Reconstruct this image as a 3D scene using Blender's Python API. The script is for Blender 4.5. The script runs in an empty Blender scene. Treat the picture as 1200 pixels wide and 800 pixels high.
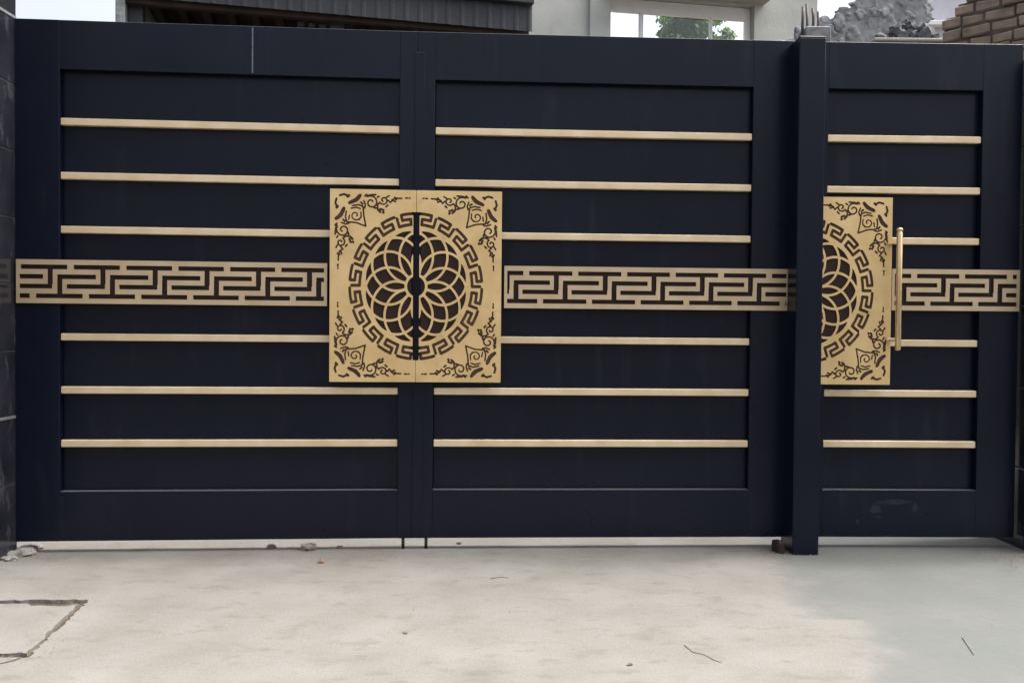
import bpy, bmesh, math, random
import numpy as np
from mathutils import Vector, Matrix
from mathutils.geometry import tessellate_polygon
R = math.radians
rng = random.Random(7)
sc = bpy.context.scene
col = sc.collection

# ------------------------------------------------------------------ camera
CH = 0.95                                   # eye height above the concrete
RX = Vector((0.99996, 0.00016, 0.0086)); UP = Vector((-0.0086, 0.01867, 0.99979)); FW = Vector((0, 0.99983, -0.01867))
RX.normalize(); UP = (UP - RX*UP.dot(RX)).normalized(); FW = UP.cross(RX).normalized()
cam_d = bpy.data.cameras.new('camera'); cam = bpy.data.objects.new('camera', cam_d); col.objects.link(cam)
cam.matrix_world = Matrix(((RX.x, UP.x, -FW.x, 0), (RX.y, UP.y, -FW.y, 0), (RX.z, UP.z, -FW.z, CH), (0, 0, 0, 1)))
cam_d.lens = 30.0; cam_d.sensor_width = 36.0; cam_d.clip_start = 0.05; cam_d.clip_end = 9000
sc.camera = cam

# ------------------------------------------------------------------ sky and sun
SUN = Vector((0.50, 0.105, 1.0)).normalized()          # direction towards the sun: high, right, just behind the gate
el = math.asin(SUN.z); az = math.atan2(SUN.x, SUN.y)
w = bpy.data.worlds.new('World'); sc.world = w; w.use_nodes = True
nt = w.node_tree; nt.nodes.clear()
sky = nt.nodes.new('ShaderNodeTexSky'); sky.sky_type = 'NISHITA'; sky.sun_disc = False
sky.sun_elevation = el; sky.sun_rotation = az; sky.dust_density = 10.0; sky.air_density = 0.85; sky.ozone_density = 0.6
bg = nt.nodes.new('ShaderNodeBackground'); bg.inputs['Strength'].default_value = 0.15
out = nt.nodes.new('ShaderNodeOutputWorld')
hsv = nt.nodes.new('ShaderNodeHueSaturation'); hsv.inputs['Saturation'].default_value = 0.5; hsv.inputs['Value'].default_value = 1.08   # thin high cloud greys the blue
nt.links.new(sky.outputs[0], hsv.inputs['Color']); nt.links.new(hsv.outputs[0], bg.inputs[0]); nt.links.new(bg.outputs[0], out.inputs[0])
sd = bpy.data.lights.new('sun', 'SUN'); sd.energy = 0.75; sd.angle = R(4.5); sd.color = (1, 0.96, 0.90)
so = bpy.data.objects.new('sun', sd); col.objects.link(so)
so.rotation_euler = SUN.to_track_quat('Z', 'Y').to_euler(); so.location = (4, 2, 12)
sc.view_settings.view_transform = 'Standard'; sc.view_settings.look = 'None'
sc.view_settings.gamma = 1.0; sc.view_settings.exposure = 1.5

# ------------------------------------------------------------------ helpers
def ray(px, py):                                        # direction seen through a photo pixel (survey of the place)
    return RX*((px-600)/1000) - UP*((py-400)/1000) + FW
def at(px, py, Y):
    d = ray(px, py); d = d*(Y/d.y); return Vector((d.x, d.y, d.z+CH))
def on_plane(px, py, P0, yaw):                          # s along a vertical plane through P0, and height
    n = Vector((-math.sin(yaw), math.cos(yaw), 0)); d = ray(px, py)
    P = d*((P0.x*n.x + P0.y*n.y)/d.dot(n))
    return (P.x-P0.x)*math.cos(yaw)+(P.y-P0.y)*math.sin(yaw), P.z+CH

def tag(o, label=None, cat=None, group=None, kind=None):
    for k, v in (('label', label), ('category', cat), ('group', group), ('kind', kind)):
        if v: o[k] = v
    return o
def thing(name, label, cat, loc=(0, 0, 0), rz=0.0, group=None):
    o = bpy.data.objects.new(name, None); col.objects.link(o); o.location = loc; o.rotation_euler = (0, 0, rz)
    o.empty_display_size = 0.1
    return tag(o, label, cat, group)
def link(name, me, m=None, parent=None, loc=None, rot=None):
    o = bpy.data.objects.new(name, me); col.objects.link(o)
    if m and not me.materials: me.materials.append(m)
    if parent: o.parent = parent
    if loc: o.location = loc
    if rot: o.rotation_euler = rot
    return o
class MB:
    def __init__(s): s.bm = bmesh.new()
    def box(s, x0, x1, y0, y1, z0, z1, bevel=0.0, M=None, jit=0.0):
        vs = [s.bm.verts.new((x, y, z)) for z in (z0, z1) for y in (y0, y1) for x in (x0, x1)]
        if jit:
            for v in vs: v.co += Vector((rng.uniform(-jit, jit), rng.uniform(-jit, jit), rng.uniform(-jit, jit)))
        fs = [s.bm.faces.new([vs[i] for i in f]) for f in ((0, 2, 3, 1), (4, 5, 7, 6), (0, 1, 5, 4), (2, 6, 7, 3), (0, 4, 6, 2), (1, 3, 7, 5))]
        if bevel:
            es = list({e for f in fs for e in f.edges})
            r = bmesh.ops.bevel(s.bm, geom=es, offset=bevel, segments=1, affect='EDGES')
            vs = list({v for f in r['faces'] for v in f.verts} | {v for v in vs if v.is_valid})
        if M is not None:
            for v in vs: v.co = M @ v.co
        return s
    def tube(s, pts, rad, n=8, caps=True):
        pts = [Vector(p) for p in pts]; rad = rad if isinstance(rad, (list, tuple)) else [rad]*len(pts)
        rings = []
        for i, p in enumerate(pts):
            t = (pts[min(i+1, len(pts)-1)] - pts[max(i-1, 0)]).normalized()
            a = t.cross(Vector((0.3, 0.2, 1)) if abs(t.z) < 0.9 else Vector((1, 0, 0))).normalized(); b = t.cross(a)
            rings.append([s.bm.verts.new(p + (a*math.cos(2*math.pi*k/n) + b*math.sin(2*math.pi*k/n))*rad[i]) for k in range(n)])
        for q in range(len(rings)-1):
            for k in range(n):
                f = s.bm.faces.new((rings[q][k], rings[q][(k+1) % n], rings[q+1][(k+1) % n], rings[q+1][k])); f.smooth = True
        if caps: s.bm.faces.new(rings[0][::-1]); s.bm.faces.new(rings[-1])
        return s
    def rock(s, c, r, sq=(1, 1, 0.8), sub=2, rough=0.25):
        d = bmesh.ops.create_icosphere(s.bm, subdivisions=sub, radius=1.0)
        ph = [rng.uniform(0, 9) for _ in range(6)]
        for v in d['verts']:
            p = v.co
            k = 1 + rough*(math.sin(3.1*p.x+ph[0])*math.sin(2.7*p.y+ph[1])+0.6*math.sin(5.3*p.z+ph[2])*math.sin(4.4*p.x+ph[3]))
            k *= 1 - 0.18*max(0, abs(math.sin(ph[4])*p.x+math.cos(ph[4])*p.y)-0.6)
            v.co = Vector((p.x*sq[0], p.y*sq[1], p.z*sq[2]))*(r*k) + Vector(c)
        return s
    def mesh(s, name):
        bmesh.ops.recalc_face_normals(s.bm, faces=s.bm.faces[:])
        me = bpy.data.meshes.new(name); s.bm.to_mesh(me); s.bm.free(); return me
    def build(s, name, m, parent=None, **k):
        return link(name, s.mesh(name), m, parent, **k)

# ------------------------------------------------------------------ materials
def mat(name, base, var=None, scale=6.0, detail=6.0, rough=0.5, rvar=0.1, metal=0.0, bump=0.0, bscale=40.0, spec=0.5, dist=0.01, second=None, fine=0.0):
    """principled surface with noise-mixed colours, roughness variation and fine relief; object coordinates"""
    m = bpy.data.materials.new(name); m.use_nodes = True; t = m.node_tree; N = t.nodes; L = t.links
    p = N['Principled BSDF']; tc = N.new('ShaderNodeTexCoord'); geo = N.new('ShaderNodeNewGeometry')
    n1 = N.new('ShaderNodeTexNoise'); n1.inputs['Scale'].default_value = scale; n1.inputs['Detail'].default_value = detail
    L.new(geo.outputs['Position'], n1.inputs['Vector'])
    r = N.new('ShaderNodeValToRGB'); r.color_ramp.elements[0].position = 0.3; r.color_ramp.elements[1].position = 0.7
    v = var or base
    r.color_ramp.elements[0].color = (*v, 1); r.color_ramp.elements[1].color = (*base, 1)
    L.new(n1.outputs['Fac'], r.inputs['Fac']); cout = r.outputs['Color']
    if second:                                          # (colour, scale, threshold, amount, stretch)
        c2, s2, th, am, st = second
        mp = N.new('ShaderNodeMapping'); mp.inputs['Scale'].default_value = st; L.new(geo.outputs['Position'], mp.inputs['Vector'])
        n2 = N.new('ShaderNodeTexNoise'); n2.inputs['Scale'].default_value = s2; n2.inputs['Detail'].default_value = 7; n2.inputs['Roughness'].default_value = 0.65
        L.new(mp.outputs[0], n2.inputs['Vector'])
        mr = N.new('ShaderNodeMapRange'); mr.inputs['From Min'].default_value = th; mr.inputs['From Max'].default_value = th+0.14; mr.inputs['To Max'].default_value = am
        L.new(n2.outputs['Fac'], mr.inputs['Value'])
        mx = N.new('ShaderNodeMix'); mx.data_type = 'RGBA'; mx.inputs['B'].default_value = (*c2, 1)
        L.new(mr.outputs[0], mx.inputs['Factor']); L.new(cout, mx.inputs['A']); cout = mx.outputs['Result']
    if fine:
        nf = N.new('ShaderNodeTexNoise'); nf.inputs['Scale'].default_value = 130; nf.inputs['Detail'].default_value = 4; L.new(geo.outputs['Position'], nf.inputs['Vector'])
        mf = N.new('ShaderNodeMapRange'); mf.inputs['From Min'].default_value = 0.3; mf.inputs['From Max'].default_value = 0.7; mf.inputs['To Min'].default_value = 1-fine; mf.inputs['To Max'].default_value = 1+fine
        L.new(nf.outputs['Fac'], mf.inputs['Value']); vm = N.new('ShaderNodeVectorMath'); vm.operation = 'SCALE'; L.new(cout, vm.inputs[0]); L.new(mf.outputs[0], vm.inputs['Scale']); cout = vm.outputs[0]
    L.new(cout, p.inputs['Base Color'])
    n3 = N.new('ShaderNodeTexNoise'); n3.inputs['Scale'].default_value = bscale; n3.inputs['Detail'].default_value = 5
    L.new(geo.outputs['Position'], n3.inputs['Vector'])
    mr2 = N.new('ShaderNodeMapRange'); mr2.inputs['To Min'].default_value = max(0.02, rough-rvar); mr2.inputs['To Max'].default_value = min(1, rough+rvar)
    L.new(n3.outputs['Fac'], mr2.inputs['Value']); L.new(mr2.outputs[0], p.inputs['Roughness'])
    p.inputs['Metallic'].default_value = metal; p.inputs['Specular IOR Level'].default_value = spec
    if bump:
        b = N.new('ShaderNodeBump'); b.inputs['Strength'].default_value = bump; b.inputs['Distance'].default_value = dist
        L.new(n3.outputs['Fac'], b.inputs['Height']); L.new(b.outputs[0], p.inputs['Normal'])
    return m

M = {}
M['navy'] = mat('navy_paint', (0.0036, 0.0058, 0.0155), (0.0028, 0.0046, 0.0122), scale=3, rough=0.30, rvar=0.07, bump=0.05, bscale=7, dist=0.006, spec=0.22,
                second=((0.055, 0.058, 0.066), 2.2, 0.57, 0.10, (5, 5, 0.7)))
M['gold'] = mat('gold_paint', (0.72, 0.53, 0.27), (0.60, 0.425, 0.19), scale=9, rough=0.40, rvar=0.1, metal=0.45, bump=0.08, bscale=90, dist=0.002,
                second=((0.48, 0.34, 0.16), 11, 0.56, 0.5, (1, 1, 1)))
M['gold_bar'] = mat('gold_bar_paint', (0.70, 0.58, 0.40), (0.58, 0.45, 0.28), scale=9, rough=0.46, rvar=0.1, metal=0.35, bump=0.05, bscale=70, dist=0.002)
M['gold_band'] = mat('gold_band_paint', (0.53, 0.42, 0.28), (0.44, 0.34, 0.215), scale=9, rough=0.45, rvar=0.1, metal=0.4, bump=0.06, bscale=90, dist=0.002)
M['brown'] = mat('brown_backing_shade', (0.024, 0.012, 0.009), (0.018, 0.009, 0.007), scale=12, rough=0.6, spec=0.2)  # band backing, and the painted shade behind the rosettes
M['brown_plate'] = mat('brown_plate', (0.085, 0.046, 0.030), (0.055, 0.030, 0.020), scale=12, rough=0.6, spec=0.2)
M['handle'] = mat('brushed_gold', (0.72, 0.55, 0.33), (0.62, 0.46, 0.25), scale=20, rough=0.24, rvar=0.06, metal=0.9)
M['iron'] = mat('dark_iron', (0.03, 0.028, 0.03), (0.05, 0.03, 0.02), scale=30, rough=0.55, metal=0.6)
def ledge_light(m, col_, amount):
    """sky light caught by upward-facing ledges, painted in as a paler colour"""
    t = m.node_tree; N = t.nodes; L = t.links; p = N['Principled BSDF']; src = p.inputs['Base Color'].links[0].from_socket
    geo = N.new('ShaderNodeNewGeometry'); sp = N.new('ShaderNodeSeparateXYZ'); L.new(geo.outputs['True Normal'], sp.inputs[0])
    mr = N.new('ShaderNodeMapRange'); mr.inputs['From Min'].default_value = 0.4; mr.inputs['From Max'].default_value = 0.95; mr.inputs['To Max'].default_value = amount; L.new(sp.outputs[2], mr.inputs['Value'])
    mx = N.new('ShaderNodeMix'); mx.data_type = 'RGBA'; mx.inputs['B'].default_value = (*col_, 1)
    L.new(mr.outputs[0], mx.inputs['Factor']); L.new(src, mx.inputs['A']); L.new(mx.outputs['Result'], p.inputs['Base Color'])
ledge_light(M['navy'], (0.17, 0.165, 0.17), 0.6)  # ledge highlights put into the navy colour
M['scuff'] = mat('scuffed_primer', (0.12, 0.13, 0.17), (0.05, 0.06, 0.09), scale=60, rough=0.6)
M['concrete'] = mat('pale_concrete', (0.178, 0.172, 0.160), (0.140, 0.134, 0.122), scale=3.8, detail=9, rough=0.85, rvar=0.1, bump=0.4, bscale=30, dist=0.006, spec=0.25,
                    second=((0.105, 0.096, 0.082), 8.0, 0.53, 0.5, (1, 1.7, 1)), fine=0.11)
def grey_green_patch(m):
    """a darker, greener patch of concrete to the right, with a ragged stepped edge"""
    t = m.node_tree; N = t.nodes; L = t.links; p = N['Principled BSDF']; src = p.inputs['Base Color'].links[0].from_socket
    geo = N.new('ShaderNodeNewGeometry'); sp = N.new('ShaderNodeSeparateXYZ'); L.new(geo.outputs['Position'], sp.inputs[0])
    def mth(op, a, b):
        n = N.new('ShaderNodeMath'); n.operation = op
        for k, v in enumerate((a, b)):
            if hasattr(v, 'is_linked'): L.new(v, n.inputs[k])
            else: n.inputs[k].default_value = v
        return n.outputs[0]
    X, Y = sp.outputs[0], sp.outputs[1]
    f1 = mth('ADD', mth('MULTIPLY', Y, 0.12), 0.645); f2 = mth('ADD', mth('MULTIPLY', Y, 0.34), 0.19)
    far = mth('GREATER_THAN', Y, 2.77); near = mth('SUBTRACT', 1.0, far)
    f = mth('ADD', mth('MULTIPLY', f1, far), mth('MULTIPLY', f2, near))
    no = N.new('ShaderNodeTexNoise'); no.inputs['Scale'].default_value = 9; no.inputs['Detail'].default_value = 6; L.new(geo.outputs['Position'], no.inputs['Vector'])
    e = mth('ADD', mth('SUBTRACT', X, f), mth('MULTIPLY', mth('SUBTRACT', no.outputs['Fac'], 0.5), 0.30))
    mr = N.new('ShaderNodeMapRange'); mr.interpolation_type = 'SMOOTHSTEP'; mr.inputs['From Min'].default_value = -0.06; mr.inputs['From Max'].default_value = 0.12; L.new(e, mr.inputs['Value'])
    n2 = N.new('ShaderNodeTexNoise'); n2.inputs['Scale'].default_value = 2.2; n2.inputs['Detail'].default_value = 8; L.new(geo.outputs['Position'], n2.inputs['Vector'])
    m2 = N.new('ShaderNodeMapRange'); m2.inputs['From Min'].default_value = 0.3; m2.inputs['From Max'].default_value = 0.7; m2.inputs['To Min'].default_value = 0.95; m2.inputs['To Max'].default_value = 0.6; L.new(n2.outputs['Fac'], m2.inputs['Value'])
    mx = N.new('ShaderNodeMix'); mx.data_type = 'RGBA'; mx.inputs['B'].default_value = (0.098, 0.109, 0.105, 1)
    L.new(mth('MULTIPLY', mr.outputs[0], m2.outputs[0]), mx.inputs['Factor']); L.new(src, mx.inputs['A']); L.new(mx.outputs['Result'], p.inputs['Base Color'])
grey_green_patch(M['concrete'])  # darker grey-green tone right of the stepped edge
M['earth'] = mat('dusty_earth', (0.17, 0.148, 0.12), (0.12, 0.103, 0.083), scale=2, detail=9, rough=0.95, bump=0.5, bscale=30, spec=0.2)
M['asphalt'] = mat('worn_asphalt', (0.06, 0.058, 0.056), (0.045, 0.044, 0.043), scale=4, detail=9, rough=0.9, bump=0.4, bscale=60, spec=0.3)
M['dirt'] = mat('groove_dirt', (0.085, 0.066, 0.045), (0.05, 0.04, 0.028), scale=14, detail=8, rough=0.95, bump=0.6, bscale=60, spec=0.2)
M['grit'] = mat('brown_grit', (0.22, 0.185, 0.145), (0.15, 0.125, 0.095), scale=30, rough=0.95, spec=0.2)
M['mortar'] = mat('mortar_spill', (0.24, 0.235, 0.225), (0.16, 0.155, 0.15), scale=14, detail=8, rough=0.95, bump=0.5, bscale=60, spec=0.2)
M['pebble'] = mat('grey_pebble', (0.20, 0.185, 0.165), (0.13, 0.115, 0.10), scale=40, rough=0.9, bump=0.3, spec=0.2)
M['pebble_red'] = mat('brick_chip', (0.26, 0.15, 0.10), (0.18, 0.10, 0.07), scale=40, rough=0.9, bump=0.3, spec=0.2)
M['twig'] = mat('dry_twig', (0.19, 0.165, 0.135), (0.13, 0.11, 0.09), scale=50, rough=0.9)
M['marble'] = mat('dark_marble', (0.008, 0.009, 0.013), (0.018, 0.019, 0.025), scale=7, detail=9, rough=0.16, rvar=0.06, spec=0.5,
                  second=((0.070, 0.074, 0.088), 8, 0.56, 0.55, (1, 2.2, 0.7)))
M['grout'] = mat('dark_grout', (0.03, 0.031, 0.035), (0.02, 0.021, 0.025), scale=30, rough=0.8)
M['trim'] = mat('grey_trim', (0.14, 0.14, 0.15), (0.09, 0.09, 0.10), scale=30, rough=0.5)
M['render'] = mat('dull_render', (0.36, 0.35, 0.33), (0.30, 0.29, 0.275), scale=3, detail=8, rough=0.9, bump=0.4, bscale=40, spec=0.2)
M['plaster'] = mat('stained_plaster', (0.42, 0.435, 0.41), (0.33, 0.345, 0.325), scale=2.2, detail=9, rough=0.9, bump=0.25, bscale=30, spec=0.2,
                   second=((0.22, 0.225, 0.205), 1.9, 0.60, 0.6, (1.6, 1.6, 0.7)))
M['white_wall'] = mat('lilac_white_plaster', (0.56, 0.56, 0.62), (0.46, 0.47, 0.52), scale=4, detail=8, rough=0.9, bump=0.3, bscale=30, spec=0.2)
M['upvc'] = mat('white_window_frame', (0.72, 0.73, 0.74), (0.66, 0.67, 0.68), scale=8, rough=0.4)
M['tin'] = mat('weathered_tin', (0.026, 0.030, 0.036), (0.016, 0.018, 0.022), scale=3.5, detail=8, rough=0.6, rvar=0.15, metal=0.15, bump=0.2, bscale=40)
M['dark_wood'] = mat('old_dark_timber', (0.035, 0.024, 0.020), (0.02, 0.015, 0.013), scale=9, rough=0.85, spec=0.2)
M['grey_stone'] = mat('grey_stone', (0.27, 0.28, 0.29), (0.11, 0.117, 0.125), scale=13, detail=9, rough=0.95, bump=0.6, bscale=24, spec=0.2)
M['dark_stone'] = mat('dark_rubble', (0.125, 0.13, 0.14), (0.07, 0.074, 0.08), scale=9, detail=9, rough=0.95, bump=0.6, bscale=30, spec=0.2)
M['brick'] = mat('mud_brick', (0.27, 0.215, 0.165), (0.145, 0.112, 0.088), scale=11, detail=8, rough=0.95, bump=0.5, bscale=50, spec=0.15,
                 second=((0.30, 0.27, 0.23), 6, 0.58, 0.7, (1, 1, 1)))
M['brick_joint'] = mat('mud_mortar', (0.12, 0.105, 0.09), (0.06, 0.05, 0.045), scale=14, rough=0.95, spec=0.15)
M['bark'] = mat('bark', (0.10, 0.075, 0.055), (0.06, 0.045, 0.035), scale=20, rough=0.95, bump=0.5)
M['rebar'] = mat('rusty_rebar', (0.085, 0.088, 0.095), (0.11, 0.09, 0.08), scale=30, rough=0.7, metal=0.4)
M['wire'] = mat('black_cable', (0.03, 0.03, 0.03), rough=0.6)
def leaf_mat():
    m = mat('green_leaf', (0.075, 0.14, 0.028), (0.035, 0.08, 0.016), scale=5, rough=0.55)
    p = m.node_tree.nodes['Principled BSDF']; t = m.node_tree
    tr = t.nodes.new('ShaderNodeBsdfTranslucent'); tr.inputs[0].default_value = (0.12, 0.22, 0.03, 1)
    mx = t.nodes.new('ShaderNodeMixShader'); mx.inputs[0].default_value = 0.35
    t.links.new(p.outputs[0], mx.inputs[1]); t.links.new(tr.outputs[0], mx.inputs[2]); t.links.new(mx.outputs[0], t.nodes['Material Output'].inputs[0])
    return m
M['leaf'] = leaf_mat()
def glass_mat():
    m = bpy.data.materials.new('window_glass'); m.use_nodes = True; t = m.node_tree; N = t.nodes; N.clear()
    o = N.new('ShaderNodeOutputMaterial'); mx = N.new('ShaderNodeMixShader'); tr = N.new('ShaderNodeBsdfTransparent'); gl = N.new('ShaderNodeBsdfGlossy')
    tr.inputs[0].default_value = (0.93, 0.96, 0.95, 1); gl.inputs['Roughness'].default_value = 0.03
    fr = N.new('ShaderNodeFresnel'); fr.inputs[0].default_value = 1.5
    no = N.new('ShaderNodeTexNoise'); no.inputs['Scale'].default_value = 3
    b = N.new('ShaderNodeBump'); b.inputs['Strength'].default_value = 0.02; t.links.new(no.outputs['Fac'], b.inputs['Height'])
    t.links.new(b.outputs[0], gl.inputs['Normal'])
    t.links.new(fr.outputs[0], mx.inputs[0]); t.links.new(tr.outputs[0], mx.inputs[1]); t.links.new(gl.outputs[0], mx.inputs[2]); t.links.new(mx.outputs[0], o.inputs[0])
    return m
M['glass'] = glass_mat()

# ------------------------------------------------------------------ ground
def sheet(name, outer, holes, z, m, thick=0.0):
    loops = [[Vector((x, y, 0)) for x, y in l] for l in [outer]+holes]
    tris = tessellate_polygon(loops); pts = [p for l in loops for p in l]
    vs = [(p.x, p.y, z) for p in pts]; fs = [t for t in tris]
    if thick:
        k = 0
        for l in loops:
            n = len(l); b0 = len(vs)
            vs += [(p.x, p.y, z-thick) for p in l]
            fs += [(k+i, k+(i+1) % n, b0+(i+1) % n, b0+i) for i in range(n)]
            k += n
    me = bpy.data.meshes.new(name); me.from_pydata(vs, [], fs)
    bm = bmesh.new(); bm.from_mesh(me); bmesh.ops.recalc_face_normals(bm, faces=bm.faces[:])
    up = sum(f.normal.z for f in bm.faces if abs(f.normal.z) > 0.9)
    if up < 0: bmesh.ops.reverse_faces(bm, faces=bm.faces[:])
    bm.to_mesh(me); bm.free()
    o = link(name, me, m); tag(o, kind='structure'); return o
def rough_line(a, b, n, amp, r):
    a = Vector(a); b = Vector(b); d = (b-a); nrm = Vector((-d.y, d.x)).normalized()
    return [tuple(a + d*(i/n) + nrm*(r.uniform(-amp, amp) if 0 < i else 0)) for i in range(n)]
r2 = random.Random(5)
pit = []
for a, b, n in (((-2.30, 2.305), (-1.44, 2.322), 24), ((-1.44, 2.322), (-1.362, 2.40), 6), ((-1.362, 2.40), (-1.44, 2.905), 34), ((-1.44, 2.905), (-2.30, 2.868), 34), ((-2.30, 2.868), (-2.30, 2.305), 4)):
    pit += rough_line(a, b, n, 0.006, r2)
sheet('ground', [(-4000, -4000), (4000, -4000), (4000, 4000), (-4000, 4000)], [], -0.045, M['earth'])
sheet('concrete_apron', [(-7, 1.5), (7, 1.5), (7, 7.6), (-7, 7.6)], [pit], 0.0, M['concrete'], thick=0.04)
sheet('unseen_road', [(-60, -5.5), (60, -5.5), (60, 1.47), (-60, 1.47)], [], -0.035, M['asphalt'])  # unseen dark street, added to cut ground bounce onto the gate
sheet('pit_bed', [(-2.32, 2.2), (-1.3, 2.2), (-1.3, 2.95), (-2.32, 2.95)], [], -0.013, M['dirt'])
ow = MB(); ow.box(-14, 14, -8.4, -8.1, -0.05, 3.1, 0.01); ow.box(-14.05, 14.05, -8.45, -8.05, 3.1, 3.2, 0.01); ow.box(-14, -3, -14, -9.0, -0.05, 6.2); ow.box(4, 14, -13, -9.2, -0.05, 5.4)
tag(ow.build('unseen_opposite_wall', M['render']), kind='structure')  # unseen wall across the street, added to darken reflections in the gate
# cover slab and its front kerb
dc = thing('drain_cover', 'cracked concrete drain cover let into the ground at the left', 'drain cover', (-1.85, 2.6, -0.013))
def slab(name, pts, z1, parent):
    s = []
    for i, (a, b) in enumerate(zip(pts, pts[1:]+pts[:1])): s += rough_line(a, b, max(3, int(math.dist(a, b)/0.022)), 0.007, r2)
    mb = MB(); lo = [mb.bm.verts.new((x+1.85, y-2.6, 0)) for x, y in s]; hi = [mb.bm.verts.new((x+1.85, y-2.6, z1)) for x, y in s]
    mb.bm.faces.new(hi); mb.bm.faces.new(lo[::-1])
    for i in range(len(s)): j = (i+1) % len(s); mb.bm.faces.new((lo[i], lo[j], hi[j], hi[i]))
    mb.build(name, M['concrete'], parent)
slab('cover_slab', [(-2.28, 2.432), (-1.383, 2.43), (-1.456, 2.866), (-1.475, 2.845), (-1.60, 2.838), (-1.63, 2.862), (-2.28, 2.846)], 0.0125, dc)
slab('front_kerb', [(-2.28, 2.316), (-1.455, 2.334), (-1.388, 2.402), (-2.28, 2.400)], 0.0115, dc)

# ------------------------------------------------------------------ pillars of dark tiles
def pillar(name, label, x_face, sgn, y0, y1, height, depth, parent_mat, jo=(0.56, 2.18), z_first=0.02, th=0.27, tl=0.42):
    """sgn = direction the tiled face looks (+1 = +X)"""
    p = thing(name, label, 'pillar', ((x_face - sgn*depth/2), (y0+y1)/2, 0))
    ox, oy = p.location.x, p.location.y
    f = x_face-ox
    MB().box(min(f-sgn*0.003, f-sgn*depth), max(f-sgn*0.003, f-sgn*depth), y0+0.014-oy, y1+0.001-oy, -0.03, height, 0).build('core', parent_mat, p)
    return p, f, ox, oy
def tile_face(p, f, oy, sgn, y0, y1, z0, z1, th, tl, g=0.003):
    z = z0; row = 0
    while z < z1-0.02:
        ze = min(z+th, z1); y = y1; k = 0
        while y > y0+0.01:
            ys = max(y-(tl if not (row % 2 and k == 0) else tl/2), y0)
            a, b = f-sgn*0.016, f + rng.uniform(-0.0008, 0.0008)
            MB().box(min(a, b), max(a, b), ys+g-oy, y-g-oy, z+g, ze-g, 0.0015).build('tile', M['marble'], p)
            y = ys; k += 1
        z = ze; row += 1
pl, f, ox, oy = pillar('tiled_pillar', 'dark marble tiled pillar at the far left edge of the double gate', -2.028, 1, 2.95, 3.495, 2.72, 0.5, M['grout'])
tile_face(pl, f, oy, 1, 2.95, 3.495, 0.02, 2.72, 0.27, 0.62)
for z in (0.56, 2.18): MB().box(f-0.016, f+0.002, 2.95-oy, 3.494-oy, z-0.006, z+0.006, 0.001).build('trim_strip', M['trim'], pl).__setitem__('label', 'light grey trim strip')
wl, f, ox, oy = pillar('tiled_pillar', 'dark tiled pillar at the far right edge beside the small wicket gate', 2.215, -1, 3.60, 3.90, 2.12, 0.4, M['grout'])
tile_face(wl, f, oy, -1, 3.60, 3.90, 0.0, 2.12, 0.35, 0.5)

# ------------------------------------------------------------------ gate hardware meshes
ZC, MW, MH, SQ = 1.11, 0.357, 0.400, 0.908
def seg_dist(P, Q, pts):
    d = np.full(P.shape, 9.0)
    for (x0, y0), (x1, y1) in zip(pts, pts[1:]):
        dx, dy = x1-x0, y1-y0; l = dx*dx+dy*dy+1e-12
        t = np.clip(((P-x0)*dx+(Q-y0)*dy)/l, 0, 1)
        d = np.minimum(d, np.hypot(P-x0-t*dx, Q-y0-t*dy))
    return d
def arc(cx, cy, r, a0, a1, n=10):
    return [(cx+r*math.cos(R(a0+(a1-a0)*i/n)), cy+r*math.sin(R(a0+(a1-a0)*i/n))) for i in range(n+1)]
# corner scrollwork: strokes measured from the outer corner of the plate, tenths of a photo pixel; (points, stroke width)
def spiral(cx, cy, r0, r1, a0, a1, n=22):
    return [(cx+(r0+(r1-r0)*i/n)*math.cos(R(a0+(a1-a0)*i/n)), cy+(r0+(r1-r0)*i/n)*math.sin(R(a0+(a1-a0)*i/n))) for i in range(n+1)]
SCROLL = [([(222, 158), (262, 140), (300, 112), (342, 70)], 30), ([(240, 150), (300, 124), (330, 88)], 36), ([(112, 74), (160, 60), (205, 80)], 20), ([(200, 88), (216, 74)], 24),
          (spiral(470, 150, 78, 20, -120, 330), 15), ([(425, 82), (450, 66), (520, 60)], 18), (spiral(612, 122, 52, 14, 150, -250), 15), ([(562, 150), (540, 186), (548, 232)], 16),
          ([(548, 232), (575, 258)], 22), ([(575, 222), (612, 236)], 20), ([(606, 262), (612, 266)], 22), ([(664, 122), (690, 150), (712, 112), (764, 98), (820, 97)], 15),
          ([(742, 90), (756, 108)], 22), ([(868, 94), (882, 92)], 17), ([(385, 130), (404, 176), (396, 214)], 15), ([(398, 78), (416, 60)], 18), ([(650, 84), (676, 70)], 16), ([(498, 204), (520, 214)], 20), ([(660, 178), (640, 196)], 18), ([(720, 126), (748, 136)], 16), ([(350, 150), (372, 168)], 18), ([(905, 92), (918, 94)], 14), ([(540, 90), (560, 78)], 16)]
MOTIF = [([(185, 255), (176, 320), (192, 378), (300, 385), (410, 425)], 15), ([(255, 190), (320, 178), (376, 196), (385, 300), (410, 425)], 15), ([(240, 222), (300, 208), (346, 224)], 14),
         (spiral(292, 300, 62, 14, 20, 400), 13), ([(222, 300), (214, 350)], 14), ([(330, 352), (356, 320), (352, 262)], 13)]
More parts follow.
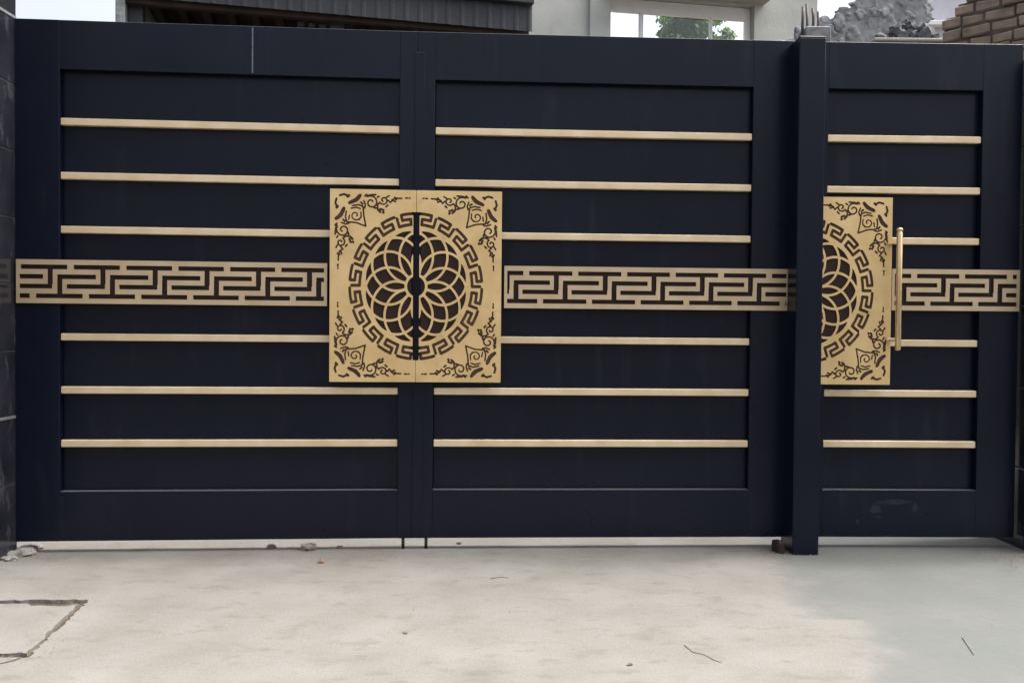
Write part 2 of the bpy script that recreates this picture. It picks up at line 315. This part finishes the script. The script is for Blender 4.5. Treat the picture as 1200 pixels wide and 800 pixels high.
def medallion_mesh(xmin=0.0012):
    """right half of the laser-cut plate: x from 0 outward; local z is measured from the plate centre"""
    st = 0.0027; x0, x1 = -0.004, MW+0.004; z0, z1 = -MH-0.004, MH+0.004
    xs = np.arange(x0, x1+st, st); zs = np.arange(z0, z1+st, st); X, Z = np.meshgrid(xs, zs, indexing='ij')
    U = X/SQ; rad = np.hypot(U, Z)
    d, r, lw = 0.1285, 0.1105, 0.0052
    lines = np.full(X.shape, 9.0)
    for k in range(12):
        a = R(15+30*k); lines = np.minimum(lines, np.abs(np.hypot(U-d*math.cos(a), Z-d*math.sin(a))-r)-lw)
    inner = np.minimum(lines, np.abs(rad-0.2430)-0.0055)
    inner = np.minimum(inner, np.abs(rad-0.0465)-0.0065)
    bl = np.abs(U-0.0195)-0.005
    inner = np.minimum(inner, np.maximum(bl, np.abs(np.abs(Z)-0.228)-0.014))
    inner = np.maximum(inner, 0.0415-rad)
    dk = np.full(X.shape, 9.0); ra, rb = 0.2580, 0.3030
    path = [(0.02, 1), (0.66, 1), (0.66, 0.5), (0.22, 0.5), (0.22, 0), (0.90, 0), (0.90, 0.80)]
    for k in range(-1, 11):
        pts = []
        for (a0, b0), (a1, b1) in zip(path, path[1:]):
            for i in range(4 if a0 != a1 else 1):
                t = i/4; pts.append((a0+(a1-a0)*t, b0+(b1-b0)*t))
        pts.append(path[-1])
        pol = []
        for a, b in pts:
            th = R(90-18*(k+a)-1.5); q = ra+(rb-ra)*b; pol.append((q*math.cos(th), q*math.sin(th)))
        dk = np.minimum(dk, seg_dist(U, Z, pol)-0.0067)
    df = np.full(X.shape, 9.0); px = 0.0036/10
    for sz in (1, -1):
        ax = MW-np.abs(X); az = MH-sz*Z                # from the outer corner
        for strokes, both in ((SCROLL, True), (MOTIF, False)):
            for pts, wd in strokes:
                q = [(a*px, b*px) for a, b in pts]
                df = np.minimum(df, seg_dist(ax, az, q)-wd*px*0.64)
                if both: df = np.minimum(df, seg_dist(az, ax, q)-wd*px*0.64)
    outer = np.maximum(-dk, -df)
    S = np.where(rad < 0.2460, inner, outer)
    S = np.maximum(S, -np.maximum(U-0.0145, rad-0.309))              # the open slit between the halves
    S = np.maximum(S, np.maximum(np.maximum(xmin-X, X-MW), np.abs(Z)-MH))
    S = np.where(np.abs(S) < 1e-7, 1e-7, S)
    # marching squares -> front sheet plus cut walls
    verts, faces, ids = [], [], {}
    y0, y1 = 0.0, 0.004
    ins = S < 0
    def vid(key, x, z):
        if key not in ids:
            ids[key] = len(verts); verts.append((x, y0, z)); verts.append((x, y1, z))
        return ids[key]
    nx, nz = X.shape
    mixed = (ins[:-1, :-1].astype(int)+ins[1:, :-1]+ins[1:, 1:]+ins[:-1, 1:])
    for i, j in zip(*np.nonzero(mixed)):
        c = ((i, j), (i+1, j), (i+1, j+1), (i, j+1)); poly = []; kinds = []
        for q in range(4):
            a, b = c[q], c[(q+1) % 4]; ia, ib = ins[a], ins[b]
            if ia: poly.append(vid(a, xs[a[0]], zs[a[1]])); kinds.append(0)
            if ia != ib:
                t = S[a]/(S[a]-S[b]); key = (min(a, b), max(a, b))
                poly.append(vid(key, xs[a[0]]+(xs[b[0]]-xs[a[0]])*t, zs[a[1]]+(zs[b[1]]-zs[a[1]])*t)); kinds.append(1 if ia else 2)
        if len(poly) > 2: faces.append(tuple(poly))
        n = len(poly)
        for q in range(n):
            if kinds[q] == 1 and kinds[(q+1) % n] == 2:
                a, b = poly[q], poly[(q+1) % n]; faces.append((b, a, a+1, b+1))
    me = bpy.data.meshes.new('medallion_half'); me.from_pydata(verts, [], faces); return me
def mirrored(me):
    m2 = me.copy(); m2.transform(Matrix.Diagonal((-1, 1, 1, 1))); m2.flip_normals(); return m2
med_right = medallion_mesh(); med_left = mirrored(med_right); med_wicket = medallion_mesh(0.031)

def band_mesh(x0, x1, phase, P=0.2085, h=0.178):
    """Greek key fret plate cut through; local z from the band centre"""
    z0, z1 = -h/2, h/2
    rows = [0.0590, 0.0197, -0.0197, -0.0590]; hw = 0.0093; fr = 0.0125
    holes = []
    k0 = int(math.floor((x0-phase)/P))-2; k1 = int(math.ceil((x1-phase)/P))+2
    for k in range(k0, k1):
        o = phase+k*P; u = P/193
        holes += [(o+0*u, o+170*u, rows[0]-hw, rows[0]+hw), (o+97*u, o+117*u, rows[2]+hw, rows[0]-hw), (o-26*u, o+115*u, rows[2]-hw, rows[2]+hw),
                  (o+55*u, o+226*u, rows[3]-hw, rows[3]+hw), (o+132*u, o+152*u, rows[3]+hw, rows[1]-hw), (o+133*u, o+275*u, rows[1]-hw, rows[1]+hw)]
    cl = []
    for a, b, c, d in holes:
        a, b = max(a, x0+fr), min(b, x1-fr)
        if b-a > 0.003: cl.append((a, b, c, d))
    X = sorted({round(v, 5) for h_ in cl for v in h_[:2]} | {round(x0, 5), round(x1, 5)}); Zs = sorted({round(v, 5) for h_ in cl for v in h_[2:]} | {round(z0, 5), round(z1, 5)})
    solid = {}
    for i in range(len(X)-1):
        for j in range(len(Zs)-1):
            cx, cz = (X[i]+X[i+1])/2, (Zs[j]+Zs[j+1])/2
            solid[i, j] = not any(a < cx < b and c < cz < d for a, b, c, d in cl)
    verts, faces, ids = [], [], {}
    def vid(i, j):
        if (i, j) not in ids: ids[i, j] = len(verts); verts.append((X[i], 0, Zs[j])); verts.append((X[i], 0.005, Zs[j]))
        return ids[i, j]
    for (i, j), s in solid.items():
        if not s: continue
        q = (vid(i, j), vid(i+1, j), vid(i+1, j+1), vid(i, j+1)); faces.append(q)
        for a, b, n in ((q[0], q[1], (i, j-1)), (q[1], q[2], (i+1, j)), (q[2], q[3], (i, j+1)), (q[3], q[0], (i-1, j))):
            if not solid.get(n, False): faces.append((b, a, a+1, b+1))
    me = bpy.data.meshes.new('fret_band'); me.from_pydata(verts, [], faces); return me

BARS = [0.449, 0.669, 0.8885, 1.3285, 1.548, 1.767]
Z0, Z1, ZB, ZT = 0.047, 2.177, 0.252, 1.978
def leaf(name, label, loc, yaw, s0, s1, p0, p1, band, phase, med, med_x, bar_gap, cat='gate'):
    """s measured from loc along the leaf; frame s0..s1, recessed field p0..p1"""
    t = thing(name, label, cat, loc, yaw)
    nv = M['navy']
    MB().box(s0, p0, 0, 0.06, Z0, Z1, 0.0009).build('stile', nv, t)
    MB().box(p1, s1, 0, 0.06, Z0, Z1, 0.0009).build('stile', nv, t)
    MB().box(p0, p1, 0.0003, 0.0597, ZT, Z1-0.0004, 0.0009).build('top_rail', nv, t)
    MB().box(p0, p1, 0.0003, 0.0597, Z0+0.0004, ZB, 0.0009).build('bottom_rail', nv, t)
    edges = [ZB-0.004] + BARS + [ZT+0.004]
    for a, b in zip(edges, edges[1:]):
        lo = a+0.004 if a in BARS else a+0.0045; hi = b-0.004 if b in BARS else b-0.0045
        dy = rng.uniform(-0.0007, 0.0007)
        MB().box(p0+0.001, p1-0.001, 0.032+dy, 0.047+dy, lo, hi, 0.0015).build('infill_panel', nv, t)
    MB().box(p0-0.01, p1+0.01, 0.0605, 0.063, ZB-0.01, ZT+0.01).build('light_seal_sheet', nv, t)  # hidden sheet added to stop light leaking round the panels
    for z in BARS:
        spans = [(p0+0.002, p1-0.002)]
        for a, b in spans:
            dz = rng.uniform(-0.0012, 0.0012)
            MB().box(a, b, 0.006, 0.0305, z-0.0145+dz, z+0.0145+dz, 0.0022).build('gold_bar', M['gold_bar'], t)
    bk = MB().box(band[0]+0.004, band[1]-0.004, -0.0035, -0.0008, -0.084, 0.084).build('band_backing', M['brown'], t, loc=(0, 0, band[2]))
    link('fret_band', band_mesh(band[0], band[1], phase), M['gold_band'], t, loc=(0, -0.0125, band[2]))
    sg = -1 if med is med_left else 1
    a, b = sorted((med_x+sg*(0.035 if med is med_wicket else 0.021), med_x+sg*0.345))
    MB().box(a, b, -0.0240, -0.0200, ZC-0.385, ZC+0.385).build('medallion_backing', M['brown_plate'], t)
    dk = MB(); n_ = 24; rx_, rz_ = 0.243*SQ, 0.243; a0 = math.acos((0.035 if med is med_wicket else 0.021)/rx_)
    q = [(med_x+sg*rx_*math.cos(-a0+2*a0*i/n_), rz_*math.sin(-a0+2*a0*i/n_)) for i in range(n_+1)]
    lo = [dk.bm.verts.new((x, -0.0246, z+ZC)) for x, z in q]; hi = [dk.bm.verts.new((x, -0.0242, z+ZC)) for x, z in q]
    dk.bm.faces.new(lo); dk.bm.faces.new(hi[::-1])
    for i in range(n_+1): dk.bm.faces.new((lo[i], lo[(i+1) % (n_+1)], hi[(i+1) % (n_+1)], hi[i]))
    dk.build('rosette_shade', M['brown'], t)  # dark sheet standing in for the unlit depth behind the openings
    link('medallion_half', med, M['gold'], t, loc=(med_x, -0.029, ZC))
    return t
S0 = Vector((-0.4049, 3.6, 0)); S1 = Vector((1.2659, 3.6803, 0))
YL, YR, YW = R(4.1), R(2.75), R(1.05)
def u2s(px, py, P0, yaw): return on_plane(px, py, P0, yaw)[0]
# phases: x of the left end of a top-row dash just after its gap, read off the survey
phL = u2s(20+0, 312, S0, YL); phL = u2s((270)/3.077, 312, S0, YL)
phR = u2s(580+133/3.333, 320, S0, YR)
phW = u2s(950+410/3.333, 324, S1, YW)
left_leaf = leaf('gate_leaf', 'wider left leaf of the navy double gate, hung on the dark tiled pillar', S0, YL, -1.628, -0.0012, -1.453, -0.0735, (-1.618, -0.37, 1.1135), phL, med_left, 0.0, None)
right_leaf = leaf('gate_leaf', 'middle leaf of the navy gate between the other big leaf and the post', S0, YR, 0.0012, 1.605, 0.0735, 1.431, (0.37, 1.595, 1.1125), phR, med_right, 0.0, None)
wicket = leaf('wicket_gate', 'narrow navy wicket gate with a gold pull handle, right of the post', S1, YW, 0.030, 0.925, 0.084, 0.755, (0.366, 0.922, 1.1185), phW, med_wicket, -0.001, None)
# drop bolts, cover strip, weld seam, hinges
for lf, s in ((left_leaf, -0.050), (right_leaf, 0.047)):
    b = MB(); b.tube([(s, 0.012, -0.004), (s, 0.012, 0.0465)], 0.0068, 10).build('drop_bolt', M['iron'], lf)
MB().box(-0.012, 0.030, -0.0035, -0.0006, 0.050, 2.09, 0.001).build('cover_strip', M['navy'], right_leaf)
s = u2s(296, 60, S0, YL)
MB().box(s-0.003, s+0.003, -0.0012, 0.0, ZT+0.006, Z1-0.006).build('weld_seam', M['scuff'], left_leaf).__setitem__('label', 'pale vertical weld scratch')
# dust scuffs on the wicket's bottom rail
M['dust'] = mat('dust_smear', (0.020, 0.023, 0.032), (0.008, 0.010, 0.018), scale=40, rough=0.6, spec=0.2)
for c, w_, h_ in (((1048, 588), 0.085, 0.014), ((1026, 596), 0.030, 0.022), ((1072, 594), 0.016, 0.026), ((1029, 606), 0.014, 0.012), ((1005, 611), 0.008, 0.014)):
    a, b = on_plane(c[0], c[1], S1, YW); k = MB(); q = []
    for i in range(18):
        t = i/18*2*math.pi; r_ = rng.uniform(0.6, 1.1); q.append(k.bm.verts.new((a+w_*r_*math.cos(t), -0.0003, b+h_*r_*math.sin(t))))
    k.bm.faces.new(q); k.build('dust_smear', M['dust'], wicket)
# wicket handle
hd = MB(); hx, hy = 0.362, -0.085
hd.tube([(hx, hy, 0.858), (hx, hy, 0.866), (hx, hy, 1.352), (hx, hy, 1.360)], [0.009, 0.0125, 0.0125, 0.009], 14)
ho = hd.build('pull_handle', M['handle'], wicket)
kb = MB(); kb.rock((hx, hy, 1.366), 0.014, (1, 1, 0.8), 2, 0.0)
for fc in kb.bm.faces: fc.smooth = True
kb.build('cap', M['handle'], ho)
for z in (0.905, 1.315): MB().tube([(hx, hy, z), (hx, -0.030, z), (0.335, -0.030, z)], 0.008, 10).build('bracket', M['handle'], ho)
# steel post between the leaves
po = thing('gate_post', 'square navy steel post between the double gate and the wicket', 'post', (1.235, 3.63, 0), R(1.0))
MB().box(-0.055, 0.055, -0.075, 0.075, -0.01, 2.152, 0.004).build('shaft', M['navy'], po)
MB().box(-0.0535, 0.0535, -0.0735, 0.0735, 2.1515, 2.158, 0.002).build('cap_plate', M['navy'], po)
st = MB().box(-0.018, 0.018, -0.03, 0.03, -0.002, 0.052, 0.006, jit=0.004).build('door_stop', M['iron'], loc=(1.135, 3.60, 0), rot=(0, 0, 0.2))
tag(st, 'small rusty iron door stop on the ground left of the post foot', 'door stop')

# ------------------------------------------------------------------ debris on the concrete
g = 'small stones lying under the gate'
for px, py, r, nm, m, lb in ((318, 642, 0.016, 'pebble', 'pebble', 'small grey pebble under the left leaf, left of the larger stone'), (362, 644, 0.026, 'stone', 'pebble', 'largest grey stone under the left gate leaf'),
                             (376, 659, 0.012, 'brick_chip', 'pebble_red', 'small reddish brick chip in front of the left leaf'), (398, 642, 0.011, 'pebble', 'pebble', 'tiny grey pebble under the left leaf, right of the larger stone'),
                             (538, 637, 0.009, 'pebble', 'pebble', 'tiny grey pebble under the middle leaf, right of the drop bolts'), (475, 742, 0.006, 'pebble', 'pebble', 'tiny dark pebble alone on the open concrete near the centre'),
                             (738, 779, 0.007, 'pebble', 'pebble', 'tiny dark pebble on the open concrete near the long twig')):
    d = ray(px, py); P = d*(CH/-d.z)
    o = MB().rock((0, 0, r*0.45), r, (1.3, 0.9, 0.65), 2, 0.3).build(nm, M[m], loc=(P.x, P.y, 0)); tag(o, lb, 'stone', g)
def twig(pts, lb, rad=0.0016):
    q = []
    for px, py in pts:
        d = ray(px, py); P = d*(CH/-d.z); q.append(Vector((P.x, P.y, rad*0.8)))
    c = q[0].copy(); c.z = 0
    o = MB().tube([p-c for p in q], [rad*(1-0.6*i/len(q)) for i in range(len(q))], 6).build('twig', M['twig'], loc=c); tag(o, lb, 'twig', 'dry twigs lying on the concrete')
twig([(802, 756), (812, 764), (826, 767), (836, 773), (845, 776), (849, 770)], 'long crooked dry twig on the open concrete')
twig([(1128, 747), (1134, 756), (1141, 767)], 'short straight dry twig on the darker concrete at the right', 0.0022)
twig([(575, 678), (586, 676), (596, 677)], 'short pale dry twig on the concrete before the middle leaf', 0.002)
ms = MB()
for i in range(16):
    px = rng.uniform(2, 45); py = 657-px*0.36+rng.uniform(-2, 3); d = ray(px, py); P = d*(CH/-d.z); r = rng.uniform(0.012, 0.035)
    ms.rock((P.x+2.0, P.y-3.45, r*0.25), r, (1.5, 1.1, 0.5), 2, 0.3)
gr = MB()
def grain(px, py, r):
    d = ray(px, py); P = d*(CH/-d.z); q = [gr.bm.verts.new(Vector((P.x+r*x, P.y+r*y, 0.003+r*z))) for x, y, z in ((rng.uniform(.7, 1.4), 0, 0), (-.5, rng.uniform(.6, 1.2), 0), (-.5, -rng.uniform(.6, 1.2), 0), (0, 0, rng.uniform(.5, 1)))]
    for t in ((0, 1, 3), (1, 2, 3), (2, 0, 3), (0, 2, 1)): gr.bm.faces.new([q[k] for k in t])
for n_, cx, cy, sx_, sy_ in ((420, 930, 649, 26, 3), (200, 908, 644, 12, 2.5), (420, 1160, 646, 28, 6), (260, 1188, 655, 9, 8), (260, 360, 643, 50, 2.5), (120, 55, 650, 18, 6), (260, 470, 653, 60, 4), (60, 85, 704, 12, 4), (40, 60, 745, 16, 16), (40, 20, 768, 14, 3), (40, 600, 720, 300, 40)):
    for i in range(n_):
        px, py = rng.gauss(cx, sx_), max(634, rng.gauss(cy, sy_))
        if 0 < px < 1205 and py < 820: grain(px, py, rng.uniform(0.0012, 0.0035))
tag(gr.build('grit', M['grit']), 'brown grit scattered along the foot of the gate', 'grit', kind='stuff')
o = ms.build('mortar_spill', M['mortar'], loc=(-2.0, 3.45, 0)); tag(o, 'lumpy grey mortar spilt at the foot of the left pillar', 'mortar', kind='stuff')

# ------------------------------------------------------------------ behind: dark tin-fronted shed
yw = R(13); P0 = at(618, 381, 6.6); P0.z = 0
sh = thing('tin_shed', 'dark weathered tin canopy shed behind the left leaf', 'shed', P0, yw)
zb = on_plane(618, 37, P0, yw)[1]; zt = on_plane(618, 7, P0, yw)[1]; sx = on_plane(146, 20, P0, yw)[0]
fb = MB(); n = 0; x = sx
prof = []
while x < 0: prof += [(x, 0.0), (x+0.03, 0.0), (x+0.045, -0.005), (x+0.06, -0.005), (x+0.075, 0.0)]; x += 0.105
top = [fb.bm.verts.new((a, b, zt)) for a, b in prof]; bot = [fb.bm.verts.new((a, b, zb)) for a, b in prof]
topb = [fb.bm.verts.new((a, b+0.004, zt)) for a, b in prof]; botb = [fb.bm.verts.new((a, b+0.004, zb)) for a, b in prof]
for i in range(len(prof)-1):
    fb.bm.faces.new((bot[i], bot[i+1], top[i+1], top[i])); fb.bm.faces.new((botb[i+1], botb[i], topb[i], topb[i+1])); fb.bm.faces.new((bot[i+1], bot[i], botb[i], botb[i+1]))
    fb.bm.faces.new((top[i], top[i+1], topb[i+1], topb[i]))
fb.build('fascia', M['tin'], sh)
MB().box(sx, 0.02, -0.05, 2.6, zt+0.004, zt+0.05, 0.004).build('roof', M['tin'], sh)
MB().box(sx, 0, 0.03, 0.09, zb-0.035, zb+0.06, 0.004).build('front_beam', M['dark_wood'], sh)
for i in range(16):
    x = sx+0.13+i*((-sx-0.23)/15); MB().box(x-0.03, x+0.03, 0.095, 2.5, zb+0.062, zb+0.16, 0.004).build('rafter', M['dark_wood'], sh)
MB().box(sx, 0, 0.095, 2.5, zb+0.163, zb+0.18).build('ceiling', M['dark_wood'], sh)
MB().box(sx, 0, 2.52, 2.58, -0.045, zt).build('back_wall', M['dark_wood'], sh)
for x in (sx+0.05, sx/2, -0.06): MB().box(x-0.05, x+0.05, 0.095, 0.19, -0.045, zb+0.06, 0.005).build('post', M['tin'], sh)
MB().box(-0.04, 0.0, 0.2, 2.5, -0.045, zb+0.061).build('side_wall', M['tin'], sh)
MB().box(sx, sx+0.04, 0.1905, 2.5, -0.045, zb+0.1605).build('side_wall', M['render'], sh)
MB().box(sx-0.06, sx-0.001, 0.0, 0.2, zb-0.6, zt, 0.004).build('corner_post', M['grey_stone'], sh)
for k in range(4):
    x = u2s(352+k*13, 25, P0, yw); MB().box(x-0.025, x+0.025, 0.10, 0.30, zb-0.07, zb-0.037, 0.004).build('bracket', M['tin'], sh)

# ------------------------------------------------------------------ behind: unfinished house with a white window
yh = R(10); H0 = at(700, 381, 9.5); H0.z = 0
ho = thing('house', 'stained pale plaster house wall with a wide white window', 'house', H0, yh)
def hs(px, py): return on_plane(px, py, H0, yh)
wx0 = hs(715, 30)[0]; wx1 = hs(884, 30)[0]; ztop = hs(800, 9.5)[1]; zsill = ztop-1.25; hx0 = hs(470, 20)[0]; hx1 = hs(958, 20)[0]
wall = MB(); HZ = 5.6
wall.box(hx0, wx0, 0, 0.25, -0.045, HZ); wall.box(wx1, hx1, 0, 0.25, -0.045, HZ); wall.box(wx0, wx1, 0, 0.25, -0.045, zsill); wall.box(wx0, wx1, 0, 0.25, ztop+0.09, HZ)
wall.build('wall', M['plaster'], ho)
pa, pb = hs(690, 30)[0], wx0
MB().box(pa, pb-0.01, -0.05, -0.002, -0.045, HZ-0.002, 0.004).build('pilaster', M['plaster'], ho)
MB().box(wx0-0.04, wx1+0.12, -0.35, -0.003, ztop+0.10, ztop+0.18, 0.006).build('lintel_shade', M['render'], ho)
win = MB(); fw = 0.055
win.box(wx0+0.004, wx1-0.004, 0.09, 0.15, ztop-fw, ztop+0.086, 0.004); win.box(wx0+0.004, wx1-0.004, 0.09, 0.15, zsill+0.004, zsill+fw, 0.004)
win.box(wx0+0.004, wx0+fw*0.6, 0.092, 0.148, zsill+fw, ztop-fw); win.box(wx1-fw*1.2, wx1-0.004, 0.092, 0.148, zsill+fw, ztop-fw)
wo = win.build('window', M['upvc'], ho)
for px, wd in ((755, 0.045), (838, 0.024)):
    x = hs(px, 30)[0]; MB().box(x-wd/2, x+wd/2, 0.095, 0.145, zsill+fw, ztop-fw-0.001, 0.003).build('mullion', M['upvc'], wo)
xs_ = [wx0+fw*0.6, hs(755, 30)[0], hs(838, 30)[0], wx1-fw*1.2]
for a, b in zip(xs_, xs_[1:]): MB().box(a+0.026, b-0.026, 0.118, 0.122, zsill+fw+0.002, ztop-fw-0.003).build('pane', M['glass'], wo)

# tree beyond the house
tp = at(806, 381, 14.0); tp.z = -0.045
tr = thing('tree', 'bushy green tree seen through the white house window', 'tree', tp)
tk = MB(); tk.tube([(0, 0, 0), (0.05, 0, 1.6), (-0.05, 0.05, 3.4), (0.0, 0, 4.6), (0.05, 0, 5.3)], [0.16, 0.13, 0.10, 0.06, 0.02], 10)
for i in range(9):
    a = i*2.4; z = 3.2+i*0.24; l = 0.7-0.04*i; tk.tube([(0, 0, z), (l*0.5*math.cos(a), l*0.5*math.sin(a), z+0.3), (l*math.cos(a), l*math.sin(a), z+0.5)], [0.05, 0.03, 0.01], 6)
tk.build('trunk', M['bark'], tr)
V, F = [], []
cl = []
for i in range(150):
    a = rng.uniform(0, 6.28); z = rng.uniform(3.7, 6.35); k = 0.72*math.sqrt(max(0.05, 1-((z-5.0)/1.4)**2)); q = k*math.sqrt(rng.random()); cl.append((q*math.cos(a), q*math.sin(a), z, rng.uniform(0.10, 0.24)))
for cx, cy, cz, cr in cl:
    for j in range(95):
        v = Vector((rng.gauss(0, 1), rng.gauss(0, 1), rng.gauss(0, 1))).normalized()*cr*rng.random()**0.4
        c = Vector((cx, cy, cz))+v; n = (v.normalized()+Vector((rng.gauss(0, .5), rng.gauss(0, .5), rng.gauss(0, .5)+0.4))).normalized()
        a = n.orthogonal().normalized(); a.rotate(Matrix.Rotation(rng.uniform(0, 6.28), 3, n)); b = n.cross(a); L_ = rng.uniform(0.04, 0.075)
        i0 = len(V); V += [c-a*L_, c+b*L_*0.45, c+a*L_, c-b*L_*0.45]; F.append((i0, i0+1, i0+2, i0+3))
me = bpy.data.meshes.new('crown'); me.from_pydata([tuple(v) for v in V], [], F); link('crown', me, M['leaf'], tr)

# ------------------------------------------------------------------ behind: concrete column with bare rebar
cp = at(951, 381, 4.55); cp.z = 0
cc = thing('concrete_column', 'unfinished concrete column with bare rebar rising behind the navy post', 'column', cp)
zc = at(951, 36, 4.55).z
MB().box(-0.075, 0.055, -0.07, 0.07, -0.04, zc, 0.006, jit=0.002).build('shaft', M['grey_stone'], cc)
for i, (px, y, top) in enumerate(((940.5, -0.045, 8), (946, 0.045, 5), (953, -0.045, 10), (959, 0.045, 14))):
    P = at(px, top, 4.55+y); x = P.x-cp.x
    MB().tube([(x, y, zc-0.05), (x+0.002, y, zc+0.05), (x+rng.uniform(-.004, .004), y, P.z)], 0.0075, 8).build('rebar', M['rebar'], cc)

# ------------------------------------------------------------------ behind: sloping grey stone wall
W0 = at(985, 381, 7.2); W0.z = 0; yw2 = R(3)
sw = thing('stone_wall', 'rough grey stone gable wall sloping up right of the bare rebar', 'wall', W0, yw2)
def topz(s):
    a = on_plane(905, 50, W0, yw2); b = on_plane(985, 9, W0, yw2); c = on_plane(1040, -25, W0, yw2)
    if s < b[0]: return a[1]+(b[1]-a[1])*(s-a[0])/(b[0]-a[0])
    return min(b[1]+(c[1]-b[1])*(s-b[0])/(c[0]-b[0]), c[1])
sa = on_plane(880, 50, W0, yw2)[0]; sb = on_plane(1088, 30, W0, yw2)[0]
ck = MB(); k = 14
fr = [(sa+(sb-sa)*i/k) for i in range(k+1)]
lo = [ck.bm.verts.new((s, 0.03, -0.045)) for s in fr]; hi = [ck.bm.verts.new((s, 0.03, topz(s)-0.05)) for s in fr]
lo2 = [ck.bm.verts.new((s, 0.32, -0.045)) for s in fr]; hi2 = [ck.bm.verts.new((s, 0.32, topz(s)-0.05)) for s in fr]
for i in range(k):
    for q in ((lo[i], lo[i+1], hi[i+1], hi[i]), (hi[i], hi[i+1], hi2[i+1], hi2[i]), (lo2[i+1], lo2[i], hi2[i], hi2[i+1])): ck.bm.faces.new(q)
ck.bm.faces.new((lo[0], hi[0], hi2[0], lo2[0])); ck.bm.faces.new((lo[-1], lo2[-1], hi2[-1], hi[-1]))
ck.build('core', M['grey_stone'], sw)
stones = []
for v in range(6):
    b = MB(); b.rock((0, 0, 0), 1.0, (0.60+0.1*(v % 3), 0.42, 0.50), 3, 0.34); stones.append(b.mesh('stone')); stones[-1].materials.append(M['grey_stone'])
z = 2.62
while z < 4.3:
    s = sa+rng.uniform(0.0, 0.1); hrow = rng.uniform(0.065, 0.10)
    while s < sb:
        ww = rng.uniform(0.075, 0.17)
        if z < topz(s)-0.03:
            o = link('stone', stones[rng.randrange(6)], None, sw, loc=(s+ww/2, 0.045+rng.uniform(-.012, .012), z+hrow/2+rng.uniform(-.015, .015)), rot=(rng.uniform(-.2, .2), rng.uniform(-.35, .35), rng.uniform(-.15, .15)))
            o.scale = (ww*0.85, 0.045, hrow*1.3)
        s += ww
    z += hrow
# dark rubble heap on a low wall behind the wicket
L0 = at(1062, 381, 6.2); L0.z = 0
zl = at(1062, 56, 6.2).z
lw = thing('low_wall', 'plain low wall carrying the dark rubble heap', 'wall', L0)
MB().box(-0.30, 0.26, -0.12, 0.16, -0.045, zl, 0.01).build('masonry', M['render'], lw)
MB().box(-0.33, 0.29, -0.15, 0.19, zl, zl+0.02, 0.004).build('coping', M['render'], lw)
rh = thing('rubble_heap', 'heap of dark grey broken stones above the wicket gate', 'rubble', (L0.x, L0.y, zl+0.02))
for i, (px, py, r) in enumerate(((1034, 47, .055), (1044, 42, .06), (1054, 44, .065), (1064, 40, .06), (1075, 44, .07), (1086, 40, .06), (1092, 47, .055), (1050, 34, .045), (1060, 31, .045), (1071, 33, .05), (1082, 33, .04), (1062, 26, .03), (1067, 48, .05), (1046, 50, .05))):
    P = at(px, py, 6.2+rng.uniform(-.06, .06)); MB().rock((P.x-L0.x, P.y-L0.y, max(P.z-zl-0.02, r*0.4)), r, (1, .9, .8), 2, 0.33).build('rock', M['dark_stone'], rh)

# pale plastered house farther back
Q0 = at(1110, 381, 9.6); Q0.z = 0
ph = thing('pale_house', 'pale lilac plastered house corner between stone wall and brick wall', 'house', Q0, R(-4))
MB().box(-0.36, 2.2, 0, 2.0, -0.045, 5.2, 0.01).build('wall', M['white_wall'], ph)
zz = at(1082, 27, 9.6).z
MB().box(-0.40, 0.12, -0.10, -0.002, zz-0.05, zz, 0.006).build('ledge', M['upvc'], ph)
MB().box(-0.45, 2.3, -0.1, 2.1, 5.203, 5.3, 0.01).build('roof_slab', M['render'], ph)

# brick wall
yb = R(-43); B0 = at(1098, 381, 5.3); B0.z = 0
bw = thing('brick_wall', 'rough brown mud brick wall with a stepped raking end above the wicket', 'wall', B0, yb)
bl, bh, jt = 0.225, 0.060, 0.010
zs0 = 2.30; nrow = 21
def rake(z): return max(0.0, (z-(at(1098, 36, 5.3).z))*0.95)
core = MB(); core.box(0.0, 1.30, 0.012, 0.21, -0.045, zs0)
for rI in range(nrow):
    z = zs0+rI*(bh+jt); core.box(rake(z)+0.02, 1.30, 0.012, 0.21, z+0.0003, z+bh+jt)
core.build('mortar_core', M['brick_joint'], bw)
bms = []
for v in range(5):
    b = MB(); b.box(-bl/2, bl/2, 0, 0.10, 0, bh, 0.008, jit=0.006); bms.append(b.mesh('brick')); bms[-1].materials.append(M['brick'])
for rI in range(nrow):
    z = zs0+rI*(bh+jt); x = rake(z)-(0 if rI % 2 else 0.0)+(0.0 if rI % 2 else 0.118); first = True
    if not rI % 2:
        o = link('brick', bms[rI % 5], None, bw, loc=(x-0.118+0.054, rng.uniform(-.006, .006), z)); o.scale = (0.46, 1, 1)
    while x < 1.18:
        k = rng.uniform(0.42, 0.72)
        o = link('brick', bms[rng.randrange(5)], None, bw, loc=(x+bl*k/2, rng.uniform(-.014, .010), z+rng.uniform(-.003, .003)), rot=(0, rng.uniform(-.03, .03), rng.uniform(-.05, .05))); o.scale = (k, 1, rng.uniform(0.9, 1.05))
        x += bl*k+jt
